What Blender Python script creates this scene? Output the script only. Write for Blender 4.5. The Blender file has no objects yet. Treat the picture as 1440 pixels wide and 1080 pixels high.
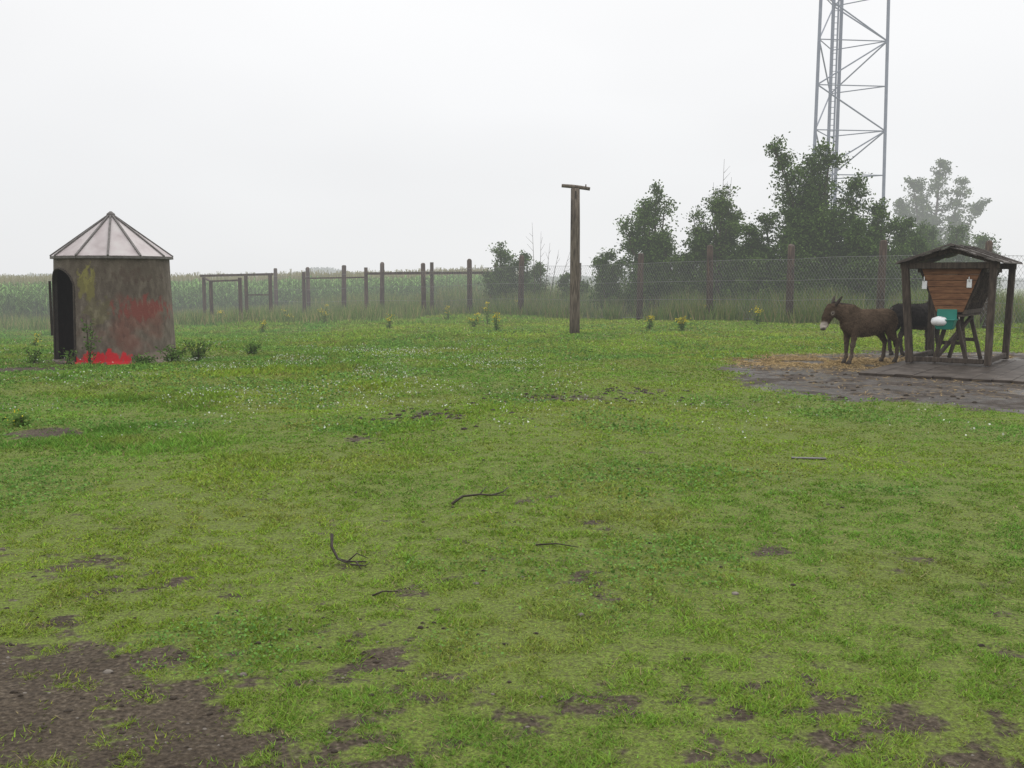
import bpy, math, random
import numpy as np
from mathutils import Vector, Matrix
rng = np.random.default_rng(11)
random.seed(5)
R = math.radians
scene = bpy.context.scene
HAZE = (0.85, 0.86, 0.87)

# ------------------------------------------------------------------ noise
def _h(ix, iy, s):
    n = (ix * 374761393 + iy * 668265263 + s * 144269504) & 0xffffffff
    n = ((n ^ (n >> 13)) * 1274126177) & 0xffffffff
    return ((n ^ (n >> 16)) & 0xffff) / 65535.0
def vn(x, y, s=0):
    ix = np.floor(x).astype(np.int64); iy = np.floor(y).astype(np.int64)
    fx = x - ix; fy = y - iy
    fx = fx * fx * (3 - 2 * fx); fy = fy * fy * (3 - 2 * fy)
    a = _h(ix, iy, s); b = _h(ix + 1, iy, s); c = _h(ix, iy + 1, s); d = _h(ix + 1, iy + 1, s)
    return (a * (1 - fx) + b * fx) * (1 - fy) + (c * (1 - fx) + d * fx) * fy
def fbm(x, y, o=4, s=0):
    x = np.asarray(x, float); y = np.asarray(y, float)
    t = 0; a = 0.5; n = 0
    for i in range(o):
        t = t + a * vn(x + 13.7 * i, y - 7.3 * i, s + i); n += a
        x, y = (x * 1.63 + y * 1.21), (-x * 1.21 + y * 1.63); a *= 0.5
    return t / n
def ss(a, b, x):
    t = np.clip((x - a) / (b - a), 0, 1)
    return t * t * (3 - 2 * t)

POLY = np.array([(4.6, 20.6), (3.9, 17.4), (3.9, 15.2), (4.6, 13.7), (5.5, 13.7), (6.5, 12.4), (9, 11.3), (14, 11.6), (14, 22), (9, 23.0), (6, 22.0)])
def polysd(x, y):
    x = np.asarray(x, float); y = np.asarray(y, float)
    d = np.full(x.shape, 1e9); ins = np.zeros(x.shape, bool)
    n = len(POLY)
    for i in range(n):
        ax, ay = POLY[i]; bx, by = POLY[(i + 1) % n]
        ex, ey = bx - ax, by - ay
        t = np.clip(((x - ax) * ex + (y - ay) * ey) / (ex * ex + ey * ey), 0, 1)
        d = np.minimum(d, np.hypot(x - ax - t * ex, y - ay - t * ey))
        c = ((ay > y) != (by > y)) & (x < (bx - ax) * (y - ay) / ((by - ay) + 1e-12) + ax)
        ins ^= c
    return np.where(ins, -d, d)
SPOTS = [(-2.3, 3.7, 1.5, 1.25, .88), (-3.6, 4.2, 1.4, 1.1, .88), (-0.9, 3.2, 1.0, .6, .62), (0.2, 3.9, 1.0, .5, .46), (1.9, 3.2, .7, .5, .54), (1.0, 3.3, .8, .4, .46),
         (.16, 7.5, .34, .3, .72), (.63, 6.6, .5, .5, .56), (1.53, 6.0, .35, .4, .54), (-.86, 11.9, .8, .7, .58), (-1.5, 10.3, .5, .5, .52), (.6, 5.2, .8, .5, .42),
         (.9, 14.0, 1.5, .8, .60), (1.9, 14.8, .9, .6, .58), (-5.1, 10.8, .55, .32, .95), (-1.9, 5.5, .7, .5, .52), (-6.1, 25, .9, .6, .55), (-9.1, 18.1, 1.1, .55, 1.1), (-8.2, 20, 1.4, 1.3, .9), (3.1, 13.6, 1.2, .8, .42)]
def mudf(x, y):
    x = np.asarray(x, float); y = np.asarray(y, float)
    e = np.zeros(x.shape)
    for cx, cy, rx, ry, w in SPOTS:
        e = np.maximum(e, w * np.exp(-((x - cx) / rx) ** 2 - ((y - cy) / ry) ** 2))
    bg = 0.14 * (1 - ss(3.4, 5.0, y)) + .15 * (1 - ss(4.5, 9, y)) + 0.13 * (1 - ss(7, 17, y))
    e = np.maximum(e, bg)
    n = fbm(x * 1.7, y * 1.7, 5, 3) - .5
    n2 = fbm(x * 8, y * 8, 3, 9) - .5
    m = ss(.38, .74, e + n * .6 + n2 * .95)
    sd = polysd(x, y) + (fbm(x * 1.2, y * 1.2, 5, 21) - .5) * 1.6 + n2 * .8
    return np.maximum(m, ss(.35, -.2, sd))
def wetf(x, y):
    return ss(.6, -.3, polysd(x, y))
def H(x, y):
    x = np.asarray(x, float); y = np.asarray(y, float)
    s = .025 * np.clip(x, -20, 16) * ss(22, 34, y)
    flat = ss(-1, 1.5, polysd(x, y))
    return s + ((fbm(x / 3.5, y / 3.5, 3, 40) - .5) * .20 * ss(3, 12, y) + (fbm(x * 1.3, y * 1.3, 3, 50) - .5) * .06) * (0.15 + .85 * flat)
def h1(x, y):
    return float(H(np.array([x]), np.array([y]))[0])

# ------------------------------------------------------------------ materials
def paint_haze(mat, sock):  # mist painted into the material: emission mixed in by distance from origin
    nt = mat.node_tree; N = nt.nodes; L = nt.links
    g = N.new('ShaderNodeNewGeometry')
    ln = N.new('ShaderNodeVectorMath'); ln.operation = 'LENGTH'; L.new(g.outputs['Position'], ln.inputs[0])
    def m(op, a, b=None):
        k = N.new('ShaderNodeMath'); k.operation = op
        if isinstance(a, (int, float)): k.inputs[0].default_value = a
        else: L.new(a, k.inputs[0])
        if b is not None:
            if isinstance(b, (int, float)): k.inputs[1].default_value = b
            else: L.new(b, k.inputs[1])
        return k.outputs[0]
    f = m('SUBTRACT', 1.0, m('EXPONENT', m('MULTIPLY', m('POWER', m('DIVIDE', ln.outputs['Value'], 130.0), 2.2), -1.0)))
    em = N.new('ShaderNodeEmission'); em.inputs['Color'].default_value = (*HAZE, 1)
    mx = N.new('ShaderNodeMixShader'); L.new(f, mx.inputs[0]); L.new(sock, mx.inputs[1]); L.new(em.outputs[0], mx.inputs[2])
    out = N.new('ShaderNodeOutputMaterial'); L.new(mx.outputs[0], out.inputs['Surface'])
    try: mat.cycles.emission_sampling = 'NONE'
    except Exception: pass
def newmat(name):
    m = bpy.data.materials.new(name); m.use_nodes = True
    m.node_tree.nodes.clear()
    return m
def ramp(N, cols):
    r = N.new('ShaderNodeValToRGB')
    el = r.color_ramp.elements
    while len(el) < len(cols): el.new(0.5)
    for e, (p, c) in zip(el, cols):
        e.position = p; e.color = (*c, 1) if len(c) == 3 else c
    return r
def pm(name, cols, scale=5, rough=.8, bump=.3, stretch=(1, 1, 1), metal=0, spec=.3, detail=6, alpha=None, trans=0):
    m = newmat(name); nt = m.node_tree; N = nt.nodes; L = nt.links
    tc = N.new('ShaderNodeTexCoord'); mp = N.new('ShaderNodeMapping'); mp.inputs['Scale'].default_value = stretch
    L.new(tc.outputs['Object'], mp.inputs[0])
    no = N.new('ShaderNodeTexNoise'); no.inputs['Scale'].default_value = scale; no.inputs['Detail'].default_value = detail
    L.new(mp.outputs[0], no.inputs[0])
    n = len(cols)
    r = ramp(N, [(.3 + .4 * i / max(1, n - 1), c) for i, c in enumerate(cols)])
    L.new(no.outputs[0], r.inputs[0])
    b = N.new('ShaderNodeBsdfPrincipled'); L.new(r.outputs[0], b.inputs['Base Color'])
    b.inputs['Roughness'].default_value = rough; b.inputs['Metallic'].default_value = metal
    b.inputs['Specular IOR Level'].default_value = spec
    if bump:
        bp = N.new('ShaderNodeBump'); bp.inputs['Strength'].default_value = bump; bp.inputs['Distance'].default_value = .02
        L.new(no.outputs[0], bp.inputs['Height']); L.new(bp.outputs[0], b.inputs['Normal'])
    s = b.outputs[0]
    if trans:
        t = N.new('ShaderNodeBsdfTranslucent'); L.new(r.outputs[0], t.inputs[0])
        mx = N.new('ShaderNodeMixShader'); mx.inputs[0].default_value = trans; L.new(s, mx.inputs[1]); L.new(t.outputs[0], mx.inputs[2]); s = mx.outputs[0]
    paint_haze(m, s)
    return m
def am(name, trans=.3):
    m = newmat(name); N = m.node_tree.nodes; L = m.node_tree.links
    a = N.new('ShaderNodeAttribute'); a.attribute_name = 'col'
    d = N.new('ShaderNodeBsdfDiffuse'); L.new(a.outputs['Color'], d.inputs[0]); s = d.outputs[0]
    if trans:
        t = N.new('ShaderNodeBsdfTranslucent'); L.new(a.outputs['Color'], t.inputs[0])
        mx = N.new('ShaderNodeMixShader'); mx.inputs[0].default_value = trans; L.new(s, mx.inputs[1]); L.new(t.outputs[0], mx.inputs[2]); s = mx.outputs[0]
    paint_haze(m, s)
    return m
M_leaf = am('foliage', .25)
M_grass = am('grass_blades', .25)
M_matte = am('coloured_matter', 0)
M_wood = pm('weathered_wood', [(.035, .026, .02), (.10, .078, .058), (.17, .14, .11)], 9, .85, .5, (3, 3, .35))
M_postw = pm('fence_wood', [(.02, .013, .01), (.055, .036, .026), (.11, .075, .052)], 7, .85, .5, (3, 3, .4))
M_dark = pm('dark_wood', [(.02, .016, .013), (.06, .047, .038)], 8, .8, .5, (3, 3, .5))
M_fwood = pm('feeder_wood', [(.024, .018, .014), (.055, .041, .031), (.095, .074, .057)], 8, .8, .5, (3, 3, .5))
M_bark = pm('bark', [(.03, .025, .018), (.08, .065, .045)], 12, .9, .5)
M_steel = pm('galvanised_steel', [(.12, .14, .19), (.18, .205, .26)], 3, .6, 0, metal=0)
M_wire = pm('wire', [(.12, .12, .115), (.20, .20, .195)], 3, .6, 0)

# ------------------------------------------------------------------ mesh helpers
def link(o, parent=None):
    scene.collection.objects.link(o)
    if parent is not None: o.parent = parent
    return o
def empty(name, loc=(0, 0, 0), rz=0):
    e = bpy.data.objects.new(name, None); e.location = loc; e.rotation_euler = (0, 0, rz); e.empty_display_size = .2
    return link(e)
def npmesh(name, V, k, mat, col=None, parent=None, smooth=False):
    V = np.asarray(V, np.float32).reshape(-1, 3); n = len(V); nf = n // k
    me = bpy.data.meshes.new(name)
    me.vertices.add(n); me.vertices.foreach_set('co', V.ravel())
    me.loops.add(n); me.loops.foreach_set('vertex_index', np.arange(n, dtype=np.int32))
    me.polygons.add(nf); me.polygons.foreach_set('loop_start', np.arange(0, n, k, dtype=np.int32))
    me.update(calc_edges=True)
    if col is not None:
        a = me.attributes.new('col', 'FLOAT_COLOR', 'POINT')
        c = np.ones((n, 4), np.float32); c[:, :3] = np.clip(col, 0, 1); a.data.foreach_set('color', c.ravel())
    me.materials.append(mat)
    return link(bpy.data.objects.new(name, me), parent)
class MB:
    def __init__(s): s.V = []; s.F = []; s.M = []
    def tube(s, pts, rad, n=8, m=0):
        pts = [Vector(p) for p in pts]
        if not hasattr(rad, '__len__'): rad = [rad] * len(pts)
        b = len(s.V); ref = None
        for i, p in enumerate(pts):
            t = (pts[min(i + 1, len(pts) - 1)] - pts[max(i - 1, 0)]).normalized()
            if ref is None:
                ref = Vector((0, 0, 1)) if abs(t.z) < .9 else Vector((1, 0, 0))
            a = ref.cross(t); a = a.normalized() if a.length > 1e-5 else t.orthogonal().normalized()
            c = t.cross(a); ref = c
            for j in range(n):
                th = 2 * math.pi * j / n
                s.V.append(p + (a * math.cos(th) + c * math.sin(th)) * rad[i])
        for i in range(len(pts) - 1):
            for j in range(n):
                q = b + i * n; j2 = (j + 1) % n
                s.F.append((q + j, q + j2, q + n + j2, q + n + j)); s.M.append(m)
        s.F.append(tuple(b + j for j in reversed(range(n)))); s.M.append(m)
        q = b + (len(pts) - 1) * n
        s.F.append(tuple(q + j for j in range(n))); s.M.append(m)
    def loft(s, secs, n=16, m=0, side=Vector((0, 1, 0))):
        b = len(s.V); k = len(secs)
        P = [Vector(q[:3]) for q in secs]
        for i, q in enumerate(secs):
            t = (P[min(i + 1, k - 1)] - P[max(i - 1, 0)]).normalized()
            a = (side - t * side.dot(t)).normalized(); c = t.cross(a)
            for j in range(n):
                th = 2 * math.pi * j / n
                s.V.append(P[i] + a * math.cos(th) * q[3] + c * math.sin(th) * q[4])
        for i in range(k - 1):
            for j in range(n):
                q = b + i * n; j2 = (j + 1) % n
                s.F.append((q + j, q + j2, q + n + j2, q + n + j)); s.M.append(m)
        s.F.append(tuple(b + j for j in reversed(range(n)))); s.M.append(m)
        q = b + (k - 1) * n
        s.F.append(tuple(q + j for j in range(n))); s.M.append(m)
    def hexa(s, c8, m=0):
        b = len(s.V); s.V += [Vector(c) for c in c8]
        for f in [(0, 3, 2, 1), (4, 5, 6, 7), (0, 1, 5, 4), (1, 2, 6, 5), (2, 3, 7, 6), (3, 0, 4, 7)]:
            s.F.append(tuple(b + i for i in f)); s.M.append(m)
    def box(s, c, sz, m=0):
        x, y, z = c; a, b_, d = sz[0] / 2, sz[1] / 2, sz[2] / 2
        s.hexa([(x - a, y - b_, z - d), (x + a, y - b_, z - d), (x + a, y + b_, z - d), (x - a, y + b_, z - d),
                (x - a, y - b_, z + d), (x + a, y - b_, z + d), (x + a, y + b_, z + d), (x - a, y + b_, z + d)], m)
    def beam(s, p, q, w, h, m=0, up=(0, 0, 1)):
        p = Vector(p); q = Vector(q); t = (q - p).normalized(); u = Vector(up)
        a = t.cross(u)
        if a.length < 1e-3: a = t.cross(Vector((0, 1, 0)))
        a.normalize(); c = a.cross(t); a = a * w / 2; c = c * h / 2
        s.hexa([p - a - c, p + a - c, q + a - c, q - a - c, p - a + c, p + a + c, q + a + c, q - a + c], m)
    def mesh(s, name, mats, smooth=False):
        me = bpy.data.meshes.new(name); me.from_pydata([tuple(v) for v in s.V], [], s.F)
        for m in mats: me.materials.append(m)
        me.polygons.foreach_set('material_index', s.M)
        if smooth: me.polygons.foreach_set('use_smooth', [True] * len(s.F))
        me.update(); return me
    def obj(s, name, mats, parent=None, smooth=False, bevel=0, loc=None):
        o = link(bpy.data.objects.new(name, s.mesh(name, mats, smooth)), parent)
        if loc: o.location = loc
        if bevel:
            b = o.modifiers.new('b', 'BEVEL'); b.width = bevel; b.segments = 1; b.limit_method = 'ANGLE'
        return o
def blades(x, y, z, h, w, lean, col):
    n = len(x); ph = rng.uniform(0, 2 * np.pi, n); az = rng.uniform(0, 2 * np.pi, n)
    dx = np.cos(ph) * w / 2; dy = np.sin(ph) * w / 2
    V = np.empty((n, 3, 3), np.float32)
    V[:, 0] = np.stack([x - dx, y - dy, z], 1); V[:, 1] = np.stack([x + dx, y + dy, z], 1)
    V[:, 2] = np.stack([x + np.cos(az) * lean, y + np.sin(az) * lean, z + h], 1)
    return V.reshape(-1, 3), np.repeat(col, 3, axis=0)
def cards(P, l, w, col, flat=0.0):
    n = len(P)
    a = rng.normal(size=(n, 3)); a[:, 2] *= (1 - flat); a /= np.linalg.norm(a, axis=1)[:, None]
    b = rng.normal(size=(n, 3)); b[:, 2] *= (1 - flat); b -= (b * a).sum(1)[:, None] * a; b /= np.linalg.norm(b, axis=1)[:, None]
    a *= (np.asarray(l) / 2).reshape(-1, 1); b *= (np.asarray(w) / 2).reshape(-1, 1)
    V = np.stack([P - a, P + b, P + a, P - b], 1)
    return V.reshape(-1, 3), np.repeat(col, 4, axis=0)

# ------------------------------------------------------------------ world / sun / camera
w = bpy.data.worlds.new('World'); scene.world = w; w.use_nodes = True
N = w.node_tree.nodes; L = w.node_tree.links; N.clear()
sky = N.new('ShaderNodeTexSky'); sky.sky_type = 'NISHITA'; sky.sun_disc = False
sky.sun_elevation = R(48); sky.sun_rotation = R(20)
bg1 = N.new('ShaderNodeBackground'); bg1.inputs[1].default_value = .08; L.new(sky.outputs[0], bg1.inputs[0])
tc = N.new('ShaderNodeTexCoord'); sx = N.new('ShaderNodeSeparateXYZ'); L.new(tc.outputs['Generated'], sx.inputs[0])
rp = ramp(N, [(0, (.85, .86, .87)), (.12, (.885, .89, .90)), (.28, (.96, .96, .965)), (.6, (1, 1, 1))])
L.new(sx.outputs[2], rp.inputs[0])
no = N.new('ShaderNodeTexNoise'); no.inputs['Scale'].default_value = 1.6; no.inputs['Detail'].default_value = 3
mpp = N.new('ShaderNodeMapping'); mpp.inputs['Scale'].default_value = (1, 1, 2.5); L.new(tc.outputs['Generated'], mpp.inputs[0]); L.new(mpp.outputs[0], no.inputs[0])
mr = N.new('ShaderNodeMapRange'); mr.inputs[1].default_value = .3; mr.inputs[2].default_value = .7; mr.inputs[3].default_value = .95; mr.inputs[4].default_value = 1.06
L.new(no.outputs[0], mr.inputs[0])
st = N.new('ShaderNodeMapRange'); st.inputs[1].default_value = .28; st.inputs[2].default_value = 1; st.inputs[3].default_value = 1.0; st.inputs[4].default_value = 2.1
L.new(sx.outputs[2], st.inputs[0])
mu = N.new('ShaderNodeMath'); mu.operation = 'MULTIPLY'; L.new(mr.outputs[0], mu.inputs[0]); L.new(st.outputs[0], mu.inputs[1])
bg2 = N.new('ShaderNodeBackground'); L.new(rp.outputs[0], bg2.inputs[0]); L.new(mu.outputs[0], bg2.inputs[1])
mx = N.new('ShaderNodeMixShader'); mx.inputs[0].default_value = .97; L.new(bg1.outputs[0], mx.inputs[1]); L.new(bg2.outputs[0], mx.inputs[2])
wo = N.new('ShaderNodeOutputWorld'); L.new(mx.outputs[0], wo.inputs[0])
sl = bpy.data.lights.new('sun', 'SUN'); sl.energy = .8; sl.angle = R(25); sl.color = (1, .96, .90)
so = link(bpy.data.objects.new('sun', sl))
so.rotation_euler = (Vector((.3, .75, 1.0)).to_track_quat('Z', 'Y')).to_euler()
cam = bpy.data.cameras.new('camera'); cam.lens = 35; cam.sensor_width = 36; cam.clip_end = 3000; cam.clip_start = .05
co = link(bpy.data.objects.new('camera', cam)); co.location = (0, 0, 1.7); co.rotation_euler = (R(90 - 6.1), 0, 0)
scene.camera = co
scene.view_settings.view_transform = 'Standard'; scene.view_settings.look = 'None'; scene.view_settings.exposure = 0

# ------------------------------------------------------------------ ground
def axis(lo, hi, c, A, n):
    k0 = math.asinh((lo - c) / A); k1 = math.asinh((hi - c) / A)
    return c + A * np.sinh(np.linspace(k0, k1, n))
gx = axis(-600, 600, 0, 5, 640); gy = axis(-60, 900, 4, 4, 760)
X, Y = np.meshgrid(gx, gy); Z = H(X, Y)
me = bpy.data.meshes.new('ground'); nx, ny = len(gx), len(gy)
V = np.stack([X, Y, Z], -1).reshape(-1, 3).astype(np.float32)
me.vertices.add(len(V)); me.vertices.foreach_set('co', V.ravel())
i0 = (np.arange(ny - 1)[:, None] * nx + np.arange(nx - 1)[None]).ravel()
Fq = np.stack([i0, i0 + 1, i0 + nx + 1, i0 + nx], 1).astype(np.int32)
me.loops.add(Fq.size); me.loops.foreach_set('vertex_index', Fq.ravel())
me.polygons.add(len(Fq)); me.polygons.foreach_set('loop_start', np.arange(0, Fq.size, 4, dtype=np.int32))
me.polygons.foreach_set('use_smooth', np.ones(len(Fq), bool)); me.update(calc_edges=True)
for nm, f in (('mud', mudf), ('wet', wetf)):
    a = me.attributes.new(nm, 'FLOAT', 'POINT'); a.data.foreach_set('value', f(V[:, 0].astype(float), V[:, 1].astype(float)).astype(np.float32))
gm = newmat('ground_soil_and_turf'); N = gm.node_tree.nodes; L = gm.node_tree.links
def noise(sc, d=6):
    g = N.new('ShaderNodeNewGeometry'); n = N.new('ShaderNodeTexNoise'); n.inputs['Scale'].default_value = sc; n.inputs['Detail'].default_value = d
    L.new(g.outputs['Position'], n.inputs[0]); return n.outputs[0]
def mth(op, a, b):
    k = N.new('ShaderNodeMath'); k.operation = op
    for i, q in enumerate((a, b)):
        if isinstance(q, (int, float)): k.inputs[i].default_value = q
        else: L.new(q, k.inputs[i])
    return k.outputs[0]
def mixc(f, a, b):
    k = N.new('ShaderNodeMix'); k.data_type = 'RGBA'
    L.new(f, k.inputs[0])
    L.new(a, k.inputs[6]); L.new(b, k.inputs[7]); return k.outputs[2]
n_hi = noise(45, 8); n_mid = noise(9, 8); n_lo = noise(.9, 4); n_md2 = noise(22, 6); n_pd = noise(1.6, 5); n_vh = noise(110, 5)
am_ = N.new('ShaderNodeAttribute'); am_.attribute_name = 'mud'; aw = N.new('ShaderNodeAttribute'); aw.attribute_name = 'wet'
mk = N.new('ShaderNodeMapRange'); mk.interpolation_type = 'SMOOTHSTEP'; mk.inputs[1].default_value = .15; mk.inputs[2].default_value = .75
L.new(mth('ADD', am_.outputs['Fac'], mth('MULTIPLY', mth('SUBTRACT', n_md2, .5), 1.7)), mk.inputs[0])
turf = ramp(N, [(.32, (.050, .044, .020)), (.44, (.075, .090, .022)), (.56, (.125, .175, .030)), (.7, (.19, .26, .045))]); L.new(n_vh, turf.inputs[0])
turf2 = ramp(N, [(.32, (.060, .050, .026)), (.44, (.085, .095, .024)), (.56, (.13, .17, .030)), (.7, (.17, .235, .042))]); L.new(n_hi, turf2.inputs[0])
tf = mixc(n_mid, turf.outputs[0], turf2.outputs[0])
mud = ramp(N, [(.3, (.030, .023, .016)), (.5, (.070, .054, .038)), (.62, (.10, .079, .057)), (.78, (.20, .17, .13))]); L.new(n_hi, mud.inputs[0])
mudb = ramp(N, [(.3, (.6, .58, .55)), (.7, (1.0, 1.0, 1.0))]); L.new(n_pd, mudb.inputs[0])
mm_ = N.new('ShaderNodeMix'); mm_.data_type = 'RGBA'; mm_.blend_type = 'MULTIPLY'; mm_.inputs[0].default_value = 1; L.new(mud.outputs[0], mm_.inputs[6]); L.new(mudb.outputs[0], mm_.inputs[7])
mud2 = ramp(N, [(.32, (.020, .015, .011)), (.5, (.042, .032, .025)), (.68, (.085, .067, .053))]); L.new(n_mid, mud2.inputs[0])
mm2 = N.new('ShaderNodeMix'); mm2.data_type = 'RGBA'; mm2.blend_type = 'MULTIPLY'; mm2.inputs[0].default_value = 1; L.new(mud2.outputs[0], mm2.inputs[6]); L.new(mudb.outputs[0], mm2.inputs[7])
md = mixc(aw.outputs['Fac'], mm_.outputs[2], mm2.outputs[2])
cc = mixc(mk.outputs[0], tf, md)
b = N.new('ShaderNodeBsdfPrincipled'); L.new(cc, b.inputs['Base Color'])
pd = N.new('ShaderNodeMapRange'); pd.inputs[1].default_value = .44; pd.inputs[2].default_value = .56; pd.inputs[3].default_value = .28; pd.inputs[4].default_value = .85; L.new(n_pd, pd.inputs[0])
rg = N.new('ShaderNodeMix'); rg.data_type = 'FLOAT'; L.new(aw.outputs['Fac'], rg.inputs[0]); rg.inputs[2].default_value = .9; L.new(pd.outputs[0], rg.inputs[3]); L.new(rg.outputs[0], b.inputs['Roughness'])
b.inputs['Specular IOR Level'].default_value = .2
bp = N.new('ShaderNodeBump'); bp.inputs['Strength'].default_value = .9; bp.inputs['Distance'].default_value = .04
L.new(mth('ADD', mth('MULTIPLY', n_hi, .6), n_mid), bp.inputs['Height']); L.new(bp.outputs[0], b.inputs['Normal'])
paint_haze(gm, b.outputs[0]); me.materials.append(gm)
link(bpy.data.objects.new('ground', me))

# ------------------------------------------------------------------ grass
HUTX, HUTY = -8.22, 20.65
def grasscol(x, y, n):
    a = np.array([.215, .305, .042]); bb = np.array([.125, .25, .046]); d = np.array([.25, .255, .068])
    t = np.clip((fbm(x / 2.6, y / 2.6, 4, 70) - .5) * 2.2 + .38 - .035 * x * ss(5, 12, y), 0, 1)[:, None]
    c = a * (1 - t) + bb * t
    s = np.clip((fbm(x / .8, y / .8, 3, 80) - .50) * 4 + .30 * (1 - ss(4, 9, y)), 0, 1)[:, None] * .5
    c = c * (1 - s) + d * s
    c = c * (.80 + .40 * fbm(x / 1.1, y / 1.1, 4, 86))[:, None]
    c = c * rng.uniform(.6, 1.32, (n, 1)) * (1 + rng.normal(0, .08, (n, 3)))
    dead = rng.random(n) < .04
    c[dead] = np.array([.35, .29, .15]) * rng.uniform(.5, 1.1, (dead.sum(), 1))
    return c
NG = 1350000
y = np.exp(rng.uniform(math.log(2.7), math.log(56), NG)); x = rng.uniform(-1, 1, NG) * (.66 * y + 1.0)
tuft = fbm(x * 9, y * 9, 3, 95)
keep = rng.random(NG) > mudf(x, y) * (.88 + .12 * ss(.62, .48, tuft))
keep &= (polysd(x, y) > -.35) | (rng.random(NG) < .01)
keep &= (np.hypot(x - HUTX, y - HUTY) > 1.22)
x = x[keep]; y = y[keep]; tuft = tuft[keep]; n = len(x)
cl = fbm(x * .9, y * .9, 4, 90)
k2 = rng.random(n) < ss(.30, .54, tuft + .17 * ss(4.5, 13, y)) * .82 + .18
x = x[k2]; y = y[k2]; cl = cl[k2]; tuft = tuft[k2]; n = len(x)
left = ss(1.5, -3, x) * ss(7, 13, y)
hh = (.008 + .032 * np.clip(tuft - .40, 0, 1) + .09 * np.clip(cl - .5, 0, 1) * (0.15 + left * 2.2) + .02 * ss(10, 30, y) + .10 * ss(36, 44, y)) * rng.uniform(.5, 1.5, n)
V, C = blades(x, y, H(x, y) - .003, hh, .00140 * (y ** 1.09) * rng.uniform(.6, 1.4, n), hh * rng.uniform(.3, 1.6, n) + .008, grasscol(x, y, n))
npmesh('grass', V, 3, M_grass, C)

n0 = 200000
y = np.exp(rng.uniform(math.log(4), math.log(34), n0)); x = rng.uniform(-1, .8, n0) * (.66 * y + 1)
dens = ss(.52, .70, fbm(x / 1.4, y / 1.4, 5, 101) + .07 * ss(8, 15, y) - .10 * ss(8, 4, y) - .16 * ss(0, .45, x / y))
kk = (rng.random(n0) < dens * .8) & (rng.random(n0) > mudf(x, y)) & (np.hypot(x - HUTX, y - HUTY) > 1.3)
x = x[kk]; y = y[kk]; n = len(x)
P = np.stack([x, y, H(x, y) + rng.uniform(.008, .04, n)], 1)
sz = .0028 * y ** .85 * rng.uniform(.7, 1.5, n) + .003
V, C = cards(P, sz, sz, np.array([.13, .245, .058]) * rng.uniform(.5, 1.4, (n, 1)), .6)
npmesh('clover', V, 4, M_grass, C)
n0 = 70000
y = np.exp(rng.uniform(math.log(10), math.log(34), n0)); x = rng.uniform(-.62, .5, n0) * y
g = np.exp(-((x + 4.2) / 4.6) ** 2 - ((y - 21) / 5.5) ** 2)
kk = (rng.random(n0) < (g * .9 + .04) * ss(.42, .64, fbm(x / .9, y / 1.8, 3, 120))) & (mudf(x, y) < .3)
x = x[kk]; y = y[kk]; n = len(x)
P = np.stack([x, y, H(x, y) + rng.uniform(.05, .10, n)], 1); sz = rng.uniform(.012, .030, n)
V, C = cards(P, sz, sz, np.array([.50, .53, .44]) * rng.uniform(.6, 1.2, (n, 1)))
npmesh('clover_flowers', V, 4, M_matte, C)

def fp(i):
    return (.0086 + .05295 * i) * 42, (1 - .0517 * i) * 42
Vs = []; Cs = []
def tall(n, xf, yf, h0, h1_, ww, cols, den=.4):
    x = xf(n); y = yf(x, n)
    f = fbm(x / 1.3, y / 1.3, 3, 130); kk = f > den
    x = x[kk]; y = y[kk]; f = f[kk]; m = len(x)
    h = (h0 + (h1_ - h0) * rng.random(m)) * (.5 + f)
    ci = rng.integers(0, len(cols), m); c = np.array(cols)[ci] * rng.uniform(.6, 1.3, (m, 1))
    V, C = blades(x, y, H(x, y) - .02, h, ww * rng.uniform(.6, 1.4, m), h * rng.uniform(.05, .5, m), c); Vs.append(V); Cs.append(C)
GC = [(.14, .20, .05), (.11, .18, .045), (.19, .22, .07), (.27, .24, .11), (.10, .17, .045)]
fy = lambda x: 42 + (x - .36) * (-.0517 / .05295)
tall(26000, lambda n: rng.uniform(-14, 15, n), lambda x, n: fy(x) + rng.normal(0, .35, n), .15, .65, .03, GC)
tall(60000, lambda n: rng.uniform(-12, 20, n), lambda x, n: fy(x) + rng.uniform(.3, 9, n), .35, 1.1, .035, GC)
tall(60000, lambda n: rng.uniform(-40, -4, n), lambda x, n: rng.uniform(41, 57, n), .15, .7, .04, GC)
tall(14000, lambda n: rng.uniform(-4, 12, n), lambda x, n: rng.uniform(48, 62, n), .5, 1.5, .05, GC)
npmesh('tall_grass', np.concatenate(Vs), 3, M_grass, np.concatenate(Cs))

n = 17000
x = rng.normal(6.2, 1.2, n); y = rng.normal(20.2, .85, n)
x2 = rng.normal(10.6, .9, 3500); y2 = rng.normal(20.6, .6, 3500)
x = np.concatenate([x, x2, rng.uniform(4.5, 11, 2500)]); y = np.concatenate([y, y2, rng.uniform(14, 21, 2500)])
kk = (polysd(x, y) < .2) & (fbm(x * 1.5, y * 1.5, 4, 77) > .38); x = x[kk]; y = y[kk]; n = len(x)
V, C = blades(x, y, H(x, y) + .004, rng.uniform(0, .03, n), .018, rng.uniform(.06, .2, n), np.array([.36, .26, .13]) * rng.uniform(.35, 1.2, (n, 1)))
npmesh('straw', V, 3, M_matte, C)
n = 70
x = rng.uniform(-3, 3, n); y = rng.uniform(3, 9, n)
V, C = blades(x, y, H(x, y) + .006, rng.uniform(.0, .025, n), .004, rng.uniform(.05, .16, n), np.array([.36, .29, .17]) * rng.uniform(.5, 1.2, (n, 1)))
npmesh('dry_stalks', V, 3, M_matte, C)

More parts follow.
